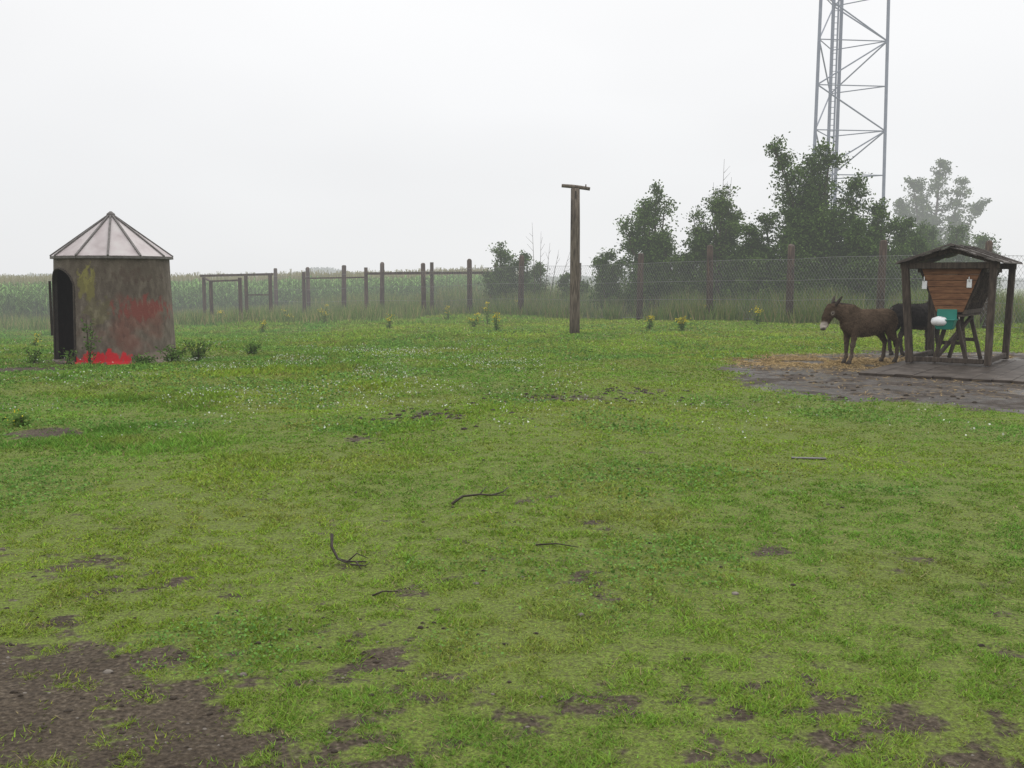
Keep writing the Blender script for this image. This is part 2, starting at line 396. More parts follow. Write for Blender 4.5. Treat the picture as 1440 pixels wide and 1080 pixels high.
def lumps(name, xs, ys, rs, mat):
    mb = MB()
    for x, y, r in zip(xs, ys, rs):
        z = h1(x, y); n = 7; b = len(mb.V); fl = random.uniform(.35, .7); an = random.uniform(0, 3)
        rings = [(-.5, .7), (0, 1), (.55, .75), (.9, .3)]
        for hz, rr_ in rings:
            for j in range(n):
                t = 2 * math.pi * j / n + an
                q = r * rr_ * random.uniform(.75, 1.2)
                mb.V.append(Vector((x + math.cos(t) * q, y + math.sin(t) * q * .8, z + hz * r * fl)))
        for i in range(3):
            for j in range(n):
                mb.F.append((b + i * n + j, b + i * n + (j + 1) % n, b + (i + 1) * n + (j + 1) % n, b + (i + 1) * n + j)); mb.M.append(0)
        mb.F.append(tuple(b + 3 * n + j for j in range(n))); mb.M.append(0)
    mb.obj(name, [mat], smooth=True)
M_stone = pm('stone', [(.10, .085, .07), (.2, .175, .15)], 30, .8, .3)
M_clod = pm('clod', [(.02, .015, .01), (.05, .038, .028)], 40, .9, .4)
xs = rng.uniform(-3.2, 2.6, 1500); ys = rng.uniform(2.9, 7.5, 1500); mm = mudf(xs, ys); k = (rng.random(1500) < mm * .4 + .01)
lumps('stones', list(xs[k]) + [-1.15, .35, 1.2, -.2, -1.75, .12], list(ys[k]) + [4.1, 4.9, 5.2, 5.4, 4.15, 3.9], list(rng.uniform(.003, .012, k.sum())) + [.022, .02, .025, .02, .025, .012], M_stone)
xs = np.concatenate([rng.normal(.9, .9, 90), rng.normal(-.86, .4, 50), rng.normal(1.7, .5, 30), rng.uniform(-2.8, 0, 140), rng.normal(-1.4, .25, 15), rng.uniform(-3, 3, 80), rng.uniform(4.5, 10, 120)])
ys = np.concatenate([rng.normal(14, .4, 90), rng.normal(11.9, .35, 50), rng.normal(14.8, .3, 30), rng.uniform(3, 5, 140), rng.normal(10.3, .25, 15), rng.uniform(4, 10, 80), rng.uniform(13.5, 18, 120)])
rs = np.concatenate([rng.uniform(.02, .05, 170), rng.uniform(.006, .018, 140), rng.uniform(.015, .03, 15), rng.uniform(.006, .02, 80), rng.uniform(.015, .05, 120)])
lumps('dung_clods', xs, ys, rs, M_clod)

def stick(name, pts, r, twigs=()):
    mb = MB(); P = [(x, y, h1(x, y) + z) for x, y, z in pts]
    mb.tube(P, [r * (1 - .6 * i / (len(P) - 1)) for i in range(len(P))], 6)
    for tw in twigs:
        Q = [(x, y, h1(x, y) + z) for x, y, z in tw]; mb.tube(Q, [r * .6 * (1 - .6 * i / (len(Q) - 1)) for i in range(len(Q))], 5)
    mb.obj(name, [M_dark], smooth=True)
stick('fallen_branch', [(-.45, 7.35, .015), (-.38, 7.52, .03), (-.25, 7.58, .035), (-.16, 7.57, .03), (-.07, 7.68, .02), (-.03, 7.78, .03)], .010,
      [[(-.25, 7.58, .035), (-.2, 7.75, .05)], [(-.16, 7.57, .03), (-.02, 7.5, .04)]])
stick('fallen_branch', [(-1.10, 5.95, .14), (-1.09, 5.88, .08), (-1.04, 5.80, .03), (-.98, 5.76, .025), (-.92, 5.74, .03), (-.86, 5.72, .035)], .010,
      [[(-1.04, 5.8, .03), (-1.0, 5.72, .04), (-.93, 5.68, .03)], [(-.98, 5.76, .02), (-.93, 5.82, .055), (-.86, 5.80, .03)], [(-.92, 5.74, .03), (-.88, 5.66, .01)], [(-.95, 5.72, .02), (-.86, 5.69, .02), (-.84, 5.73, .03)]])
stick('fallen_branch', [(.15, 6.15, .01), (.28, 6.17, .02), (.42, 6.12, .015)], .006)
stick('fallen_branch', [(-.75, 5.2, .01), (-.7, 5.24, .02), (-.62, 5.25, .015)], .006)
mb = MB(); mb.beam((2.68, 9.42, h1(2.8, 9.4) + .008), (3.0, 9.38, h1(2.8, 9.4) + .008), .05, .012); mb.obj('wood_slat', [pm('grey_slat', [(.07, .065, .06), (.15, .14, .14)], 20, .6, .2)], bevel=.003)

# ------------------------------------------------------------------ wooden T pole
px, py = 1.84, 29.3; pz = h1(px, py)
e = empty('wooden_t_pole', (px, py, pz))
mb = MB(); mb.tube([(0, 0, -.2), (0.0, 0, .5), (.0, 0, 2), (0, 0, 3.2), (-.005, 0, 4.20)], [.155, .15, .145, .14, .13], 14); mb.obj('pole', [M_wood], e, True)
mb = MB(); mb.tube([(-.40, -.02, 4.28), (-.1, 0, 4.26), (.15, 0, 4.23), (.42, .02, 4.19)], [.05, .055, .055, .05], 8)
mb.tube([(.30, 0, 4.23), (.30, 0, 4.32)], .02, 6); mb.obj('crossbar', [M_wood], e, True)
mb = MB(); mb.tube([(-.13, -.13, 3.9), (-.12, -.145, 3.0)], .012, 5); mb.tube([(0, -.15, 3.9), (0, -.16, 4.12)], .02, 5); mb.obj('bracket', [M_dark], e)

# ------------------------------------------------------------------ wire fence
e = empty('wire_fence')
mb = MB()
for i in range(-6, 9):
    x, y = fp(i); z = h1(x, y); lx = random.uniform(-.05, .05); hh_ = 2.56 + random.uniform(-.08, .1)
    r = random.uniform(.105, .13)
    mb.tube([(x, y, z - .3), (x + lx * .4, y, z + 1.2), (x + lx, y + random.uniform(-.03, .03), z + hh_ - .04), (x + lx, y, z + hh_)], [r, r * .98, r * .92, r * .72], 9)
mb.obj('posts', [M_postw], e, True)
mb = MB()
def pt(s, z):
    x, y = fp(s); return Vector((x - .08, y - .10, h1(x, y) + z))
S0, S1 = 0.0, 8.0
for z in (.08, .75, 1.4, 2.1):
    a0 = -6.0
    ns = int((S1 - a0) * 2)
    mb.tube([pt(a0 + (S1 - a0) * k / ns, z) for k in range(ns + 1)], .006, 4)
st_ = .11 / 3.1; hgt = 2.02; run = hgt / 3.1 * .62
s = -2.0
while s < S1:
    mb.tube([pt(s, .08), pt(s + run, .08 + hgt)], .0034, 3); mb.tube([pt(s + run, .08), pt(s, .08 + hgt)], .0034, 3); s += st_
mb.obj('mesh_wire', [M_wire], e)

e = empty('rail_fence')
mb = MB()
for x, y, hh_ in [(-10.3, 49.5, 2.3), (-7.0, 48.0, 2.35), (-3.8, 47.5, 2.5), (-.75, 47.0, 2.35), (3.1, 46, 2.3), (7.6, 45, 2.2)]:
    z = h1(x, y); mb.tube([(x, y, z - .2), (x, y, z + hh_)], [.10, .085], 8)
z = h1(-3.8, 47.4)
mb.beam((-7.0, 47.9, z + 1.98), (-.75, 46.9, z + 2.02), .09, .12)
mb.beam((-.75, 46.9, z + 1.98), (-1.2, 46.2, z + .1), .09, .09)
mb.beam((-10.3, 49.4, z + 1.75), (-7.0, 47.9, z + 1.8), .06, .07)
mb.obj('posts_and_rail', [M_postw], e, False)
e = empty('timber_gate_frame')
mb = MB()
zz = h1(-13, 47)
pts = [(-14.6, 47.4), (-13.85, 46.0), (-12.6, 47.4), (-11.5, 47.6), (-12.4, 45.6)]
for (x, y), hh_ in zip(pts, (2.05, 1.9, 2.1, 2.15, 2.0)):
    z = h1(x, y); mb.tube([(x, y, z - .2), (x, y, z + hh_)], .09, 8)
mb.beam((-14.75, 47.4, zz + 2.1), (-11.35, 47.6, zz + 2.18), .11, .11)
mb.beam((-14.6, 47.5, zz + 2.0), (-13.85, 46.0, zz + 1.85), .08, .08)
mb.beam((-13.85, 46.0, zz + 1.85), (-12.4, 45.6, zz + 1.9), .08, .08)
mb.beam((-12.6, 47.4, zz + 1.2), (-11.5, 47.6, zz + 1.2), .06, .06)
mb.obj('frame', [M_postw], e)

# ------------------------------------------------------------------ lattice tower
e = empty('lattice_tower', (20.1, 61, 0))
mb = MB(); B0 = [(-2.25, -.9), (2.25, -.35), (-.45, 2.2)]
HT = 42.0
def leg(k, z):
    f = 1.02 - .0056 * z; return Vector((B0[k][0] * f, B0[k][1] * f, z))
for k in range(3): mb.tube([leg(k, z) for z in (0, 10, 20, 30, HT)], .10, 8)
ph = 2.6; nlev = int(HT / ph)
for l in range(nlev):
    z0, z1 = l * ph, (l + 1) * ph
    for k in range(3):
        k2 = (k + 1) % 3
        mb.tube([leg(k, z0), leg(k2, z0)], .035, 5)
        if (l + k) % 2: mb.tube([leg(k, z0), leg(k2, z1)], .045, 5)
        else: mb.tube([leg(k2, z0), leg(k, z1)], .045, 5)
mb.obj('mast_frame', [M_steel], e)
mb = MB()
for dx in (-1.15, -.78): mb.tube([(dx, .1, 0), (dx * .85, .1, HT)], .055, 6)
for dx in (-.62, -.55, -.48): mb.tube([(dx, .2, 0), (dx * .85, .2, HT)], .04, 5)
z = .3
while z < HT:
    f = 1 - .15 * z / HT; mb.tube([(-1.15 * f, .1, z), (-.78 * f, .1, z)], .02, 4); z += .35
mb.obj('ladder_and_cables', [M_steel], e)

# ------------------------------------------------------------------ trees
def tree(name, base, hgt, spread, nst=5, nb=16, nleaf=14000, ls=.10, seed=1, lean=(0, 0), colA=(.034, .062, .018), colB=(.115, .18, .045), low=.12, tops=(), bl=.30):
    rd = np.random.default_rng(seed); x0, y0 = base; z0 = h1(x0, y0)
    e = empty(name, (x0, y0, z0)); mb = MB(); LP = []; LW = []
    stems = []
    for s in range(nst):
        az = rd.uniform(0, 2 * np.pi); sp = spread * rd.uniform(.15, .8); hs = hgt * (1 if s == 0 else rd.uniform(.55, .95))
        stems.append((math.cos(az) * sp * (0.3 if s == 0 else 1) + lean[0], math.sin(az) * sp + lean[1], hs))
    for t in tops: stems.append(t)
    for (tx, ty, hs) in stems:
        P = []; ox, oy = rd.normal(0, .12, 2); r0 = .018 * hs + .01
        for k in range(8):
            t = k / 7; P.append((ox + tx * t ** 1.3 + rd.normal(0, .05) * t, oy + ty * t ** 1.3 + rd.normal(0, .05) * t, hs * t - (.1 if k == 0 else 0)))
        mb.tube(P, [r0 * (1 - .88 * k / 7) for k in range(8)], 6)
        PA = np.array(P)
        for bq in range(nb):
            t = rd.uniform(low, .98) if bq > 2 else rd.uniform(.85, 1.0); f = t * 7; i = min(6, int(f)); p0 = PA[i] + (PA[i + 1] - PA[i]) * (f - i)
            Lb = hgt * bl * (1.1 - .85 * t) * rd.uniform(.45, 1.2); az = rd.uniform(0, 2 * np.pi); el = rd.uniform(.1, 1.0)
            d = np.array([math.cos(az) * math.cos(el), math.sin(az) * math.cos(el), math.sin(el)])
            Q = [p0 + d * Lb * q + np.array([0, 0, .12 * Lb * q * q]) + rd.normal(0, .03, 3) * q for q in (0, .35, .7, 1)]
            mb.tube([tuple(q) for q in Q], [r0 * .35 * (1 - t * .6), r0 * .25 * (1 - t * .6), .008, .004], 4)
            for q in (.3, .5, .7, .85, 1.0):
                c = p0 + d * Lb * q + np.array([0, 0, .12 * Lb * q * q])
                LP.append(c); LW.append(.09 + .10 * Lb)
                if rd.random() < .6:
                    LP.append(c + rd.normal(0, .16 * (Lb + .3), 3)); LW.append(.12)
    LP = np.array(LP); LW = np.array(LW); wt = LW ** 1.2 * rd.uniform(.2, 1.6, len(LW)); wt /= wt.sum()
    idx = rd.choice(len(LP), nleaf, p=wt)
    P = LP[idx] + rd.normal(size=(nleaf, 3)) * (LW[idx][:, None] * np.array([1, 1, .75]))
    kz = P[:, 2] > .05; P = P[kz]; idx = idx[kz]; m = len(P)
    cv = rd.uniform(0, 1, len(LP))
    t = np.clip(cv[idx] * .8 + rd.uniform(-.25, .4, m), 0, 1)[:, None]
    col = (np.array(colA) * (1 - t) + np.array(colB) * t) * rd.uniform(.7, 1.25, (m, 1))
    V, C = cards(P, ls * rd.uniform(.7, 1.35, m), ls * .6 * rd.uniform(.7, 1.3, m), col, .1)
    mb.obj('trunk_and_limbs', [M_bark], e); npmesh('leaves', V, 4, M_leaf, C, e)
    return e
tree('tree', (11.4, 38.0), 5.5, 1.5, 7, 24, 38000, .115, 3, tops=[(-1.9, 0, 6.4), (-1.35, .2, 6.0), (.3, 0, 6.0), (.65, .3, 6.1), (-.1, .3, 5.9), (-.6, .3, 5.0), (1.5, .2, 5.0), (1.9, .2, 4.5)])
tree('tree', (8.1, 40.0), 4.4, 1.1, 5, 17, 16000, .115, 5, tops=[(.1, 0, 4.9), (-.3, 0, 4.7), (.6, 0, 4.2), (-.9, 0, 3.9)], colB=(.13, .20, .05))
tree('tree', (5.75, 41.0), 4.4, 1.2, 5, 18, 17000, .115, 8, tops=[(.1, 0, 5.3), (-.5, 0, 4.5), (.6, 0, 4.7), (-1.1, 0, 3.8)], colB=(.13, .21, .05))
tree('tree', (28.4, 68.0), 7.5, 2.4, 5, 20, 19000, .18, 12, low=.35, tops=[(.4, 0, 9.2), (-1.5, 0, 7.8), (2.1, 0, 7.8), (3.4, 0, 6.4), (-2.6, 0, 6.4)], bl=.26, colB=(.12, .17, .06))
bush_specs = [((13.6, 37.5), 4.0, 1.5, 7, 16, 19000), ((12.6, 36.6), 3.4, 1.3, 6, 14, 15000), ((9.7, 38.6), 3.6, 1.3, 7, 14, 17000), ((8.6, 39.8), 3.1, 1.4, 6, 14, 13000), ((7.0, 40.4), 3.4, 1.5, 7, 14, 17000),
              ((5.4, 41.8), 3.1, 1.4, 6, 14, 14000), ((4.2, 42.6), 2.6, 1.0, 6, 12, 8000), ((-.3, 46.5), 3.1, .9, 5, 12, 7500), ((.8, 46.5), 2.6, .9, 5, 12, 6500), ((10.8, 37.6), 3.8, 1.5, 7, 15, 17000),
              ((17.5, 44), 3.4, 1.6, 6, 14, 11000), ((19.8, 45.5), 3.6, 1.7, 6, 14, 11000), ((16.0, 41.5), 3.0, 1.4, 6, 14, 11000), ((2.6, 45.5), 1.7, 1.0, 5, 10, 4500), ((22.5, 48), 3.2, 1.9, 6, 12, 9000), ((14.9, 38.5), 3.4, 1.3, 6, 14, 12000)]
for i, (b_, hg, sp, ns, nb_, nl) in enumerate(bush_specs):
    tree('bush', b_, hg, sp, ns, nb_, nl, .11, 30 + i, low=.05, bl=.34)
e = empty('bare_sapling', (8.1, 39.4, h1(8.1, 39.4))); mb = MB()
for dx, hg in ((.15, 6.1), (.45, 5.4), (-.25, 5.2)):
    mb.tube([(0, 0, 0), (dx * .5, 0, hg * .5), (dx, 0, hg)], [.03, .016, .005], 5)
    for q in range(9):
        z = hg * (.55 + .045 * q); sx_ = random.choice((-1, 1)); mb.tube([(dx * z / hg, 0, z), (dx * z / hg + sx_ * random.uniform(.1, .3), random.uniform(-.2, .2), z + random.uniform(.15, .4))], [.008, .003], 4)
mb.obj('stems', [M_bark], e)
e = empty('bare_sapling', (1.2, 45, h1(1.2, 45))); mb = MB()
for dx, hg in ((-.3, 4.1), (.1, 3.7), (.5, 3.2), (.9, 2.9), (1.4, 2.8)):
    mb.tube([(dx * .4, 0, 0), (dx * .7, 0, hg * .5), (dx, 0, hg)], [.024, .013, .004], 5)
    for q in range(6):
        z = hg * (.45 + .08 * q); mb.tube([(dx * (.4 + .6 * z / hg), 0, z), (dx + random.uniform(-.3, .3), 0, z + random.uniform(.15, .35))], [.007, .003], 4)
mb.obj('stems', [M_bark], e)

n = 40000
x = rng.uniform(-110, 60, n); yb = 118.0
top = 1.2 + 1.3 * fbm(x / 9, x * 0 + 3, 4, 200) + .9 * np.exp(-((x + 22) / 3) ** 2)
P = np.stack([x, yb + rng.normal(0, 1.5, n), rng.random(n) ** .7 * top], 1)
V, C = cards(P, .5 * rng.uniform(.6, 1.3, n), .4 * rng.uniform(.6, 1.3, n), np.array([.05, .08, .03]) * rng.uniform(.6, 1.4, (n, 1)))
npmesh('distant_hedge', V, 4, M_leaf, C)

# ------------------------------------------------------------------ maize field
def maize():
    px_ = []; py_ = []
    for yy in np.arange(46, 74, .75):
        xx = np.arange(-56, -1.5, .24) + rng.normal(0, .04, len(np.arange(-56, -1.5, .24)))
        k = yy > 46.5 + np.clip((xx + 24) / 9, 0, 1) * 9; px_.append(xx[k]); py_.append(np.full(k.sum(), yy) + rng.normal(0, .06, k.sum()))
    for yy in np.arange(74, 115, 2.2):
        xx = np.arange(-95, 2, .5); px_.append(xx + rng.normal(0, .1, len(xx))); py_.append(np.full(len(xx), yy))
    X = np.concatenate(px_); Y = np.concatenate(py_); n = len(X); Z0 = H(X, Y)
    hg = 1.98 + rng.normal(0, .10, n) + (fbm(X / 4, Y / 4, 3, 300) - .5) * .35
    nl = 9; V = []; C = []
    for l in range(nl):
        az = rng.uniform(0, 2 * np.pi, n); za = hg * (.18 + .76 * l / nl); Lf = rng.uniform(.45, .8, n) * (1 - .35 * l / nl)
        dx = np.cos(az); dy = np.sin(az); sx_ = -dy; sy = dx
        pts = []
        for q, (o, u, ww) in enumerate([(0, 0, .035), (.3, .32, .075), (.65, .38, .06), (1.0, .05, .008)]):
            c = np.stack([X + dx * o * Lf, Y + dy * o * Lf, Z0 + za + u * Lf * rng.uniform(.7, 1.2, n)], 1); s_ = np.stack([sx_ * ww / 2 * 1.3, sy * ww / 2 * 1.3, np.zeros(n)], 1)
            pts.append((c - s_, c + s_))
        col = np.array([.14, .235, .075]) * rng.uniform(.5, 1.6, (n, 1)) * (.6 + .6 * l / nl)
        for q in range(3):
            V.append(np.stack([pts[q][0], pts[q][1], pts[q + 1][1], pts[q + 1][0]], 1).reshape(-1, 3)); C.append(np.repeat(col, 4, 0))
    V.append(np.stack([np.stack([X - .02, Y, Z0], 1), np.stack([X + .02, Y, Z0], 1), np.stack([X + .012, Y, Z0 + hg], 1), np.stack([X - .012, Y, Z0 + hg], 1)], 1).reshape(-1, 3)); C.append(np.repeat(np.tile([[.12, .16, .06]], (n, 1)), 4, 0))
    for l in range(3):
        dx = rng.normal(0, .08, n); dy = rng.normal(0, .08, n)
        a = np.stack([X - .012, Y, Z0 + hg - .05], 1); b_ = np.stack([X + .012, Y, Z0 + hg - .05], 1); c = np.stack([X + dx + .012, Y + dy, Z0 + hg + .22], 1); d = np.stack([X + dx - .012, Y + dy, Z0 + hg + .22], 1)
        V.append(np.stack([a, b_, c, d], 1).reshape(-1, 3)); C.append(np.repeat(np.tile([[.27, .25, .14]], (n, 1)), 4, 0))
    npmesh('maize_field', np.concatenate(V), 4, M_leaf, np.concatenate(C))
maize()

# ------------------------------------------------------------------ weeds and ragwort
def ragwort(x, y, hg, n=5, seed=0, nm='ragwort_plant', yellow=True, spread=.25):
    rd = np.random.default_rng(seed); z = h1(x, y); e = empty(nm, (x, y, z)); mb = MB(); P = []; F = []
    for s in range(n):
        az = rd.uniform(0, 6.28); sp = spread * rd.uniform(.2, 1); hh_ = hg * rd.uniform(.5, 1)
        tp = np.array([math.cos(az) * sp, math.sin(az) * sp, hh_])
        mb.tube([(0, 0, -.02), tuple(tp * .5 + np.array([0, 0, .04])), tuple(tp)], [.009, .007, .004], 5)
        for t in np.linspace(.1, .9, 16): P.append(tp * t + rd.normal(0, .04, 3))
        for q in range(20): F.append(tp + rd.normal(0, 1, 3) * np.array([.06, .06, .035]))
    P = np.repeat(np.array(P), 2, 0) + rd.normal(0, .03, (len(P) * 2, 3)); P[:, 2] = np.abs(P[:, 2])
    V, C = cards(P, .09, .035, np.array([.10, .17, .045]) * rd.uniform(.6, 1.4, (len(P), 1)), .3)
    mb.obj('stems', [M_bark], e); npmesh('leaves', V, 4, M_leaf, C, e)
    if yellow:
        F = np.array(F); fs = .04 if hg > .2 else .018
        V, C = cards(F, fs, fs, np.array([.56, .45, .03]) * rd.uniform(.6, 1.15, (len(F), 1)), .4); npmesh('flowers', V, 4, M_matte, C, e)
rag = [(-7.6, 40.5, .8, 4), (-1.35, 35, .5, 4), (-.9, 37, .85, 3), (-.5, 32.5, .6, 5), (-4.3, 35.0, .5, 3), (4.35, 31.5, .5, 5), (5.3, 31, .4, 6), (8.0, 32.6, .55, 4), (7.0, 36, .85, 4), (-8.8, 35, .45, 3), (-5.6, 11.3, .14, 2), (-12.3, 25.5, .3, 2), (-9.5, 42, .6, 3), (-12.5, 43, .6, 3), (-2.6, 41, .6, 3), (.2, 43, .7, 3)]
for i, (x, y, hg, k) in enumerate(rag): ragwort(x, y, hg, k, 400 + i, spread=.18 if hg > .2 else .08)
for i, (x, y, hg, sp, n_) in enumerate([(-6.75, 19.75, .42, .35, 12), (-7.2, 19.4, .2, .3, 8), (-6.65, 21.0, .5, .4, 10), (-8.15, 19.15, 1.05, .18, 4), (-9.3, 19.3, .3, .2, 3), (-5.9, 22.5, .3, .3, 7), (-8.5, 19.05, .4, .15, 3)]):
    ragwort(x, y, hg, n_, 500 + i, 'weed_plant', False, sp)

# ------------------------------------------------------------------ round hut
e = empty('round_animal_hut', (HUTX, HUTY, .0), R(21.5))
RB, RT, HW = 1.17, 1.11, 2.10
dc, dh = R(-64), R(24)
def wp(a, z, off=0):
    r = RB + (RT - RB) * z / HW - off + .006 * math.sin(5 * a + 2 * z)
    return (math.sin(a) * r, -math.cos(a) * r, z)
def arch(a):
    q = abs(a - dc) / dh
    return None if q >= 1 else 1.50 + .38 * math.sqrt(max(0, 1 - q * q))
angs = sorted(set([R(k * 3) for k in range(-60, 60)] + [dc + dh * math.sin(R(k * 10)) for k in range(-9, 10)]))
angs2 = []
for a in angs:
    if not angs2 or a - angs2[-1] > 1e-3: angs2.append(a)
angs = angs2 + [R(180)]
mb = MB()
for a, b_ in zip(angs[:-1], angs[1:]):
    mid = (a + b_) / 2; ind = abs(mid - dc) < dh
    za = (arch(a) or 1.50) if ind else -.05; zb = (arch(b_) or 1.50) if ind else -.05
    ns = 6
    for k in range(ns):
        z0a = za + (HW - za) * k / ns; z1a = za + (HW - za) * (k + 1) / ns; z0b = zb + (HW - zb) * k / ns; z1b = zb + (HW - zb) * (k + 1) / ns
        q = len(mb.V); mb.V += [Vector(v) for v in (wp(a, z0a), wp(b_, z0b), wp(b_, z1b), wp(a, z1a))]; mb.F.append((q, q + 1, q + 2, q + 3)); mb.M.append(0)
        q = len(mb.V); mb.V += [Vector(v) for v in (wp(a, z0a, .07), wp(b_, z0b, .07), wp(b_, z1b, .07), wp(a, z1a, .07))]; mb.F.append((q + 3, q + 2, q + 1, q)); mb.M.append(1)
    if ind:
        q = len(mb.V); mb.V += [Vector(v) for v in (wp(a, za), wp(b_, zb), wp(b_, zb, .07), wp(a, za, .07))]; mb.F.append((q, q + 3, q + 2, q + 1)); mb.M.append(1)
for a in (dc - dh, dc + dh):
    q = len(mb.V); mb.V += [Vector(v) for v in (wp(a, -.05), wp(a, -.05, .07), wp(a, 1.50, .07), wp(a, 1.50))]; mb.F.append((q, q + 1, q + 2, q + 3)); mb.M.append(1)
wm = newmat('hut_wall'); N = wm.node_tree.nodes; L = wm.node_tree.links
tc = N.new('ShaderNodeTexCoord'); sp = N.new('ShaderNodeSeparateXYZ'); L.new(tc.outputs['Object'], sp.inputs[0])
def nz(sc, st=(1, 1, 1), d=6):
    mp = N.new('ShaderNodeMapping'); mp.inputs['Scale'].default_value = st; L.new(tc.outputs['Object'], mp.inputs[0])
    n = N.new('ShaderNodeTexNoise'); n.inputs['Scale'].default_value = sc; n.inputs['Detail'].default_value = d; L.new(mp.outputs[0], n.inputs[0]); return n.outputs[0]
def blob(cx, cz, rx, rz, amt, n, soft=.5):
    a = mth('POWER', mth('ABSOLUTE', mth('DIVIDE', mth('SUBTRACT', sp.outputs[0], cx), rx), 0), 2.0); c = mth('POWER', mth('ABSOLUTE', mth('DIVIDE', mth('SUBTRACT', sp.outputs[2], cz), rz), 0), 2.0)
    v = mth('ADD', mth('SUBTRACT', 1.0, mth('ADD', a, c)), mth('MULTIPLY', mth('SUBTRACT', n, .5), amt))
    r = N.new('ShaderNodeMapRange'); r.interpolation_type = 'SMOOTHSTEP'; r.inputs[1].default_value = 0; r.inputs[2].default_value = soft; L.new(v, r.inputs[0]); return r.outputs[0]
def rgb(c):
    r = N.new('ShaderNodeRGB'); r.outputs[0].default_value = (*c, 1); return r.outputs[0]
nA = nz(4, (1, 1, 1), 8); nB = nz(9, (1, 1, .5)); nC = nz(40); nD = nz(7, (1.6, 1, .7), 8); nE = nz(2.2, (1, 1, 1), 3)
base = ramp(N, [(.3, (.09, .072, .056)), (.5, (.13, .106, .084)), (.7, (.185, .155, .125))]); L.new(nB, base.inputs[0])
c = base.outputs[0]
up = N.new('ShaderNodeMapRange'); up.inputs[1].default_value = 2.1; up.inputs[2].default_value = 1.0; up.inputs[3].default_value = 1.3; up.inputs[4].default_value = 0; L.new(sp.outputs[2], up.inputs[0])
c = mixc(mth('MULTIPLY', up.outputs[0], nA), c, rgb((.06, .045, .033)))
c = mixc(mth('MULTIPLY', blob(-.48, 1.6, .16, .36, 5, nD), .7), c, rgb((.22, .20, .05)))
c = mixc(mth('MULTIPLY', blob(-.3, 1.1, .30, .30, 6, nA), .3), c, rgb((.17, .16, .05)))
c = mixc(mth('MULTIPLY', blob(.50, 1.08, .62, .26, 5, nD, 1.0), .85), c, rgb((.26, .055, .045)))
c = mixc(mth('MULTIPLY', blob(.25, .75, .75, .6, 5, nE, 1.5), .45), c, rgb((.20, .06, .045)))
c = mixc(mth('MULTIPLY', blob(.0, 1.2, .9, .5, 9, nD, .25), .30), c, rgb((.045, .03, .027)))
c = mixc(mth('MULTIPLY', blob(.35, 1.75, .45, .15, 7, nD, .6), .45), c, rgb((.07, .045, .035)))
c = mixc(mth('MULTIPLY', blob(.85, .08, .6, .16, 1.5, nA), .75), c, rgb((.25, .20, .16)))
c = mixc(blob(-.22, .08, .62, .19, 4.5, nD, .6), c, rgb((.52, .02, .028)))
b = N.new('ShaderNodeBsdfPrincipled'); L.new(c, b.inputs['Base Color']); b.inputs['Roughness'].default_value = .75; b.inputs['Specular IOR Level'].default_value = .3
bp = N.new('ShaderNodeBump'); bp.inputs['Strength'].default_value = .4; bp.inputs['Distance'].default_value = .02; L.new(mth('ADD', nC, nB), bp.inputs['Height']); L.new(bp.outputs[0], b.inputs['Normal'])
paint_haze(wm, b.outputs[0])
M_inner = pm('hut_inside', [(.02, .017, .015), (.04, .034, .03)], 5, .9, .2)
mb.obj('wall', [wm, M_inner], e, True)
M_panel = pm('roof_sheet', [(.36, .31, .31), (.47, .42, .42), (.52, .49, .48)], 3, .5, .1, (1, 1, .4), trans=.2)
M_rib = pm('roof_rib', [(.08, .072, .068), (.14, .13, .125)], 10, .7, .2)
mb = MB(); mr_ = MB(); RE = 1.17; ZE = 2.13; ZA = 3.00
for k in range(12):
    a0 = R(-4 + 30 * k); a1 = a0 + R(30)
    p0 = Vector((math.sin(a0) * RE, -math.cos(a0) * RE, ZE)); p1 = Vector((math.sin(a1) * RE, -math.cos(a1) * RE, ZE)); ap = Vector((0, 0, ZA))
    q = len(mb.V); t0 = ap + (p0 - ap) * .03; t1 = ap + (p1 - ap) * .03
    mb.V += [p0, p1, t1, t0]; mb.F.append((q, q + 1, q + 2, q + 3)); mb.M.append(0)
    mr_.beam(p0 + Vector((0, 0, .012)) + (p0 - ap) * .01, ap + Vector((0, 0, .015)), .04, .03)
    mr_.beam(p0 - Vector((0, 0, .03)), p1 - Vector((0, 0, .03)), .03, .05)
mr_.tube([(0, 0, ZA - .06), (0, 0, ZA), (0, 0, ZA + .05)], [.09, .08, .02], 12)
mb.obj('roof_panels', [M_panel], e); mr_.obj('roof_ribs', [M_rib], e)
mb = MB(); mb.tube([(0, 0, HW - .01), (0, 0, HW + .004)], [RT - .03, RT - .03], 40); mb.obj('ceiling_liner', [M_inner], e)
mb = MB(); fr = [wp(dc - dh, 0, -.01)] + [wp(dc + dh * math.sin(R(k * 10)), arch(dc + dh * math.sin(R(k * 10)) * .9999) or 1.50, -.01) for k in range(-9, 10)] + [wp(dc + dh, 0, -.01)]
mb.tube(fr, .02, 6); mb.obj('door_frame', [M_dark], e)
mb = MB(); hp = Vector(wp(dc - dh, 0, -.02))
mb.beam(hp + Vector((-.02, 0, 1.08)), hp + Vector((-.04, .55, 1.08)), 1.1, .04, 0, up=(1, 0, 0)); mb.obj('door_leaf', [M_dark], e)
mb = MB(); mb.tube([(0, 0, -.1), (0, 0, .0), (0, 0, .045)], [1.24, 1.235, 1.22], 40); mb.obj('base', [wm], e)

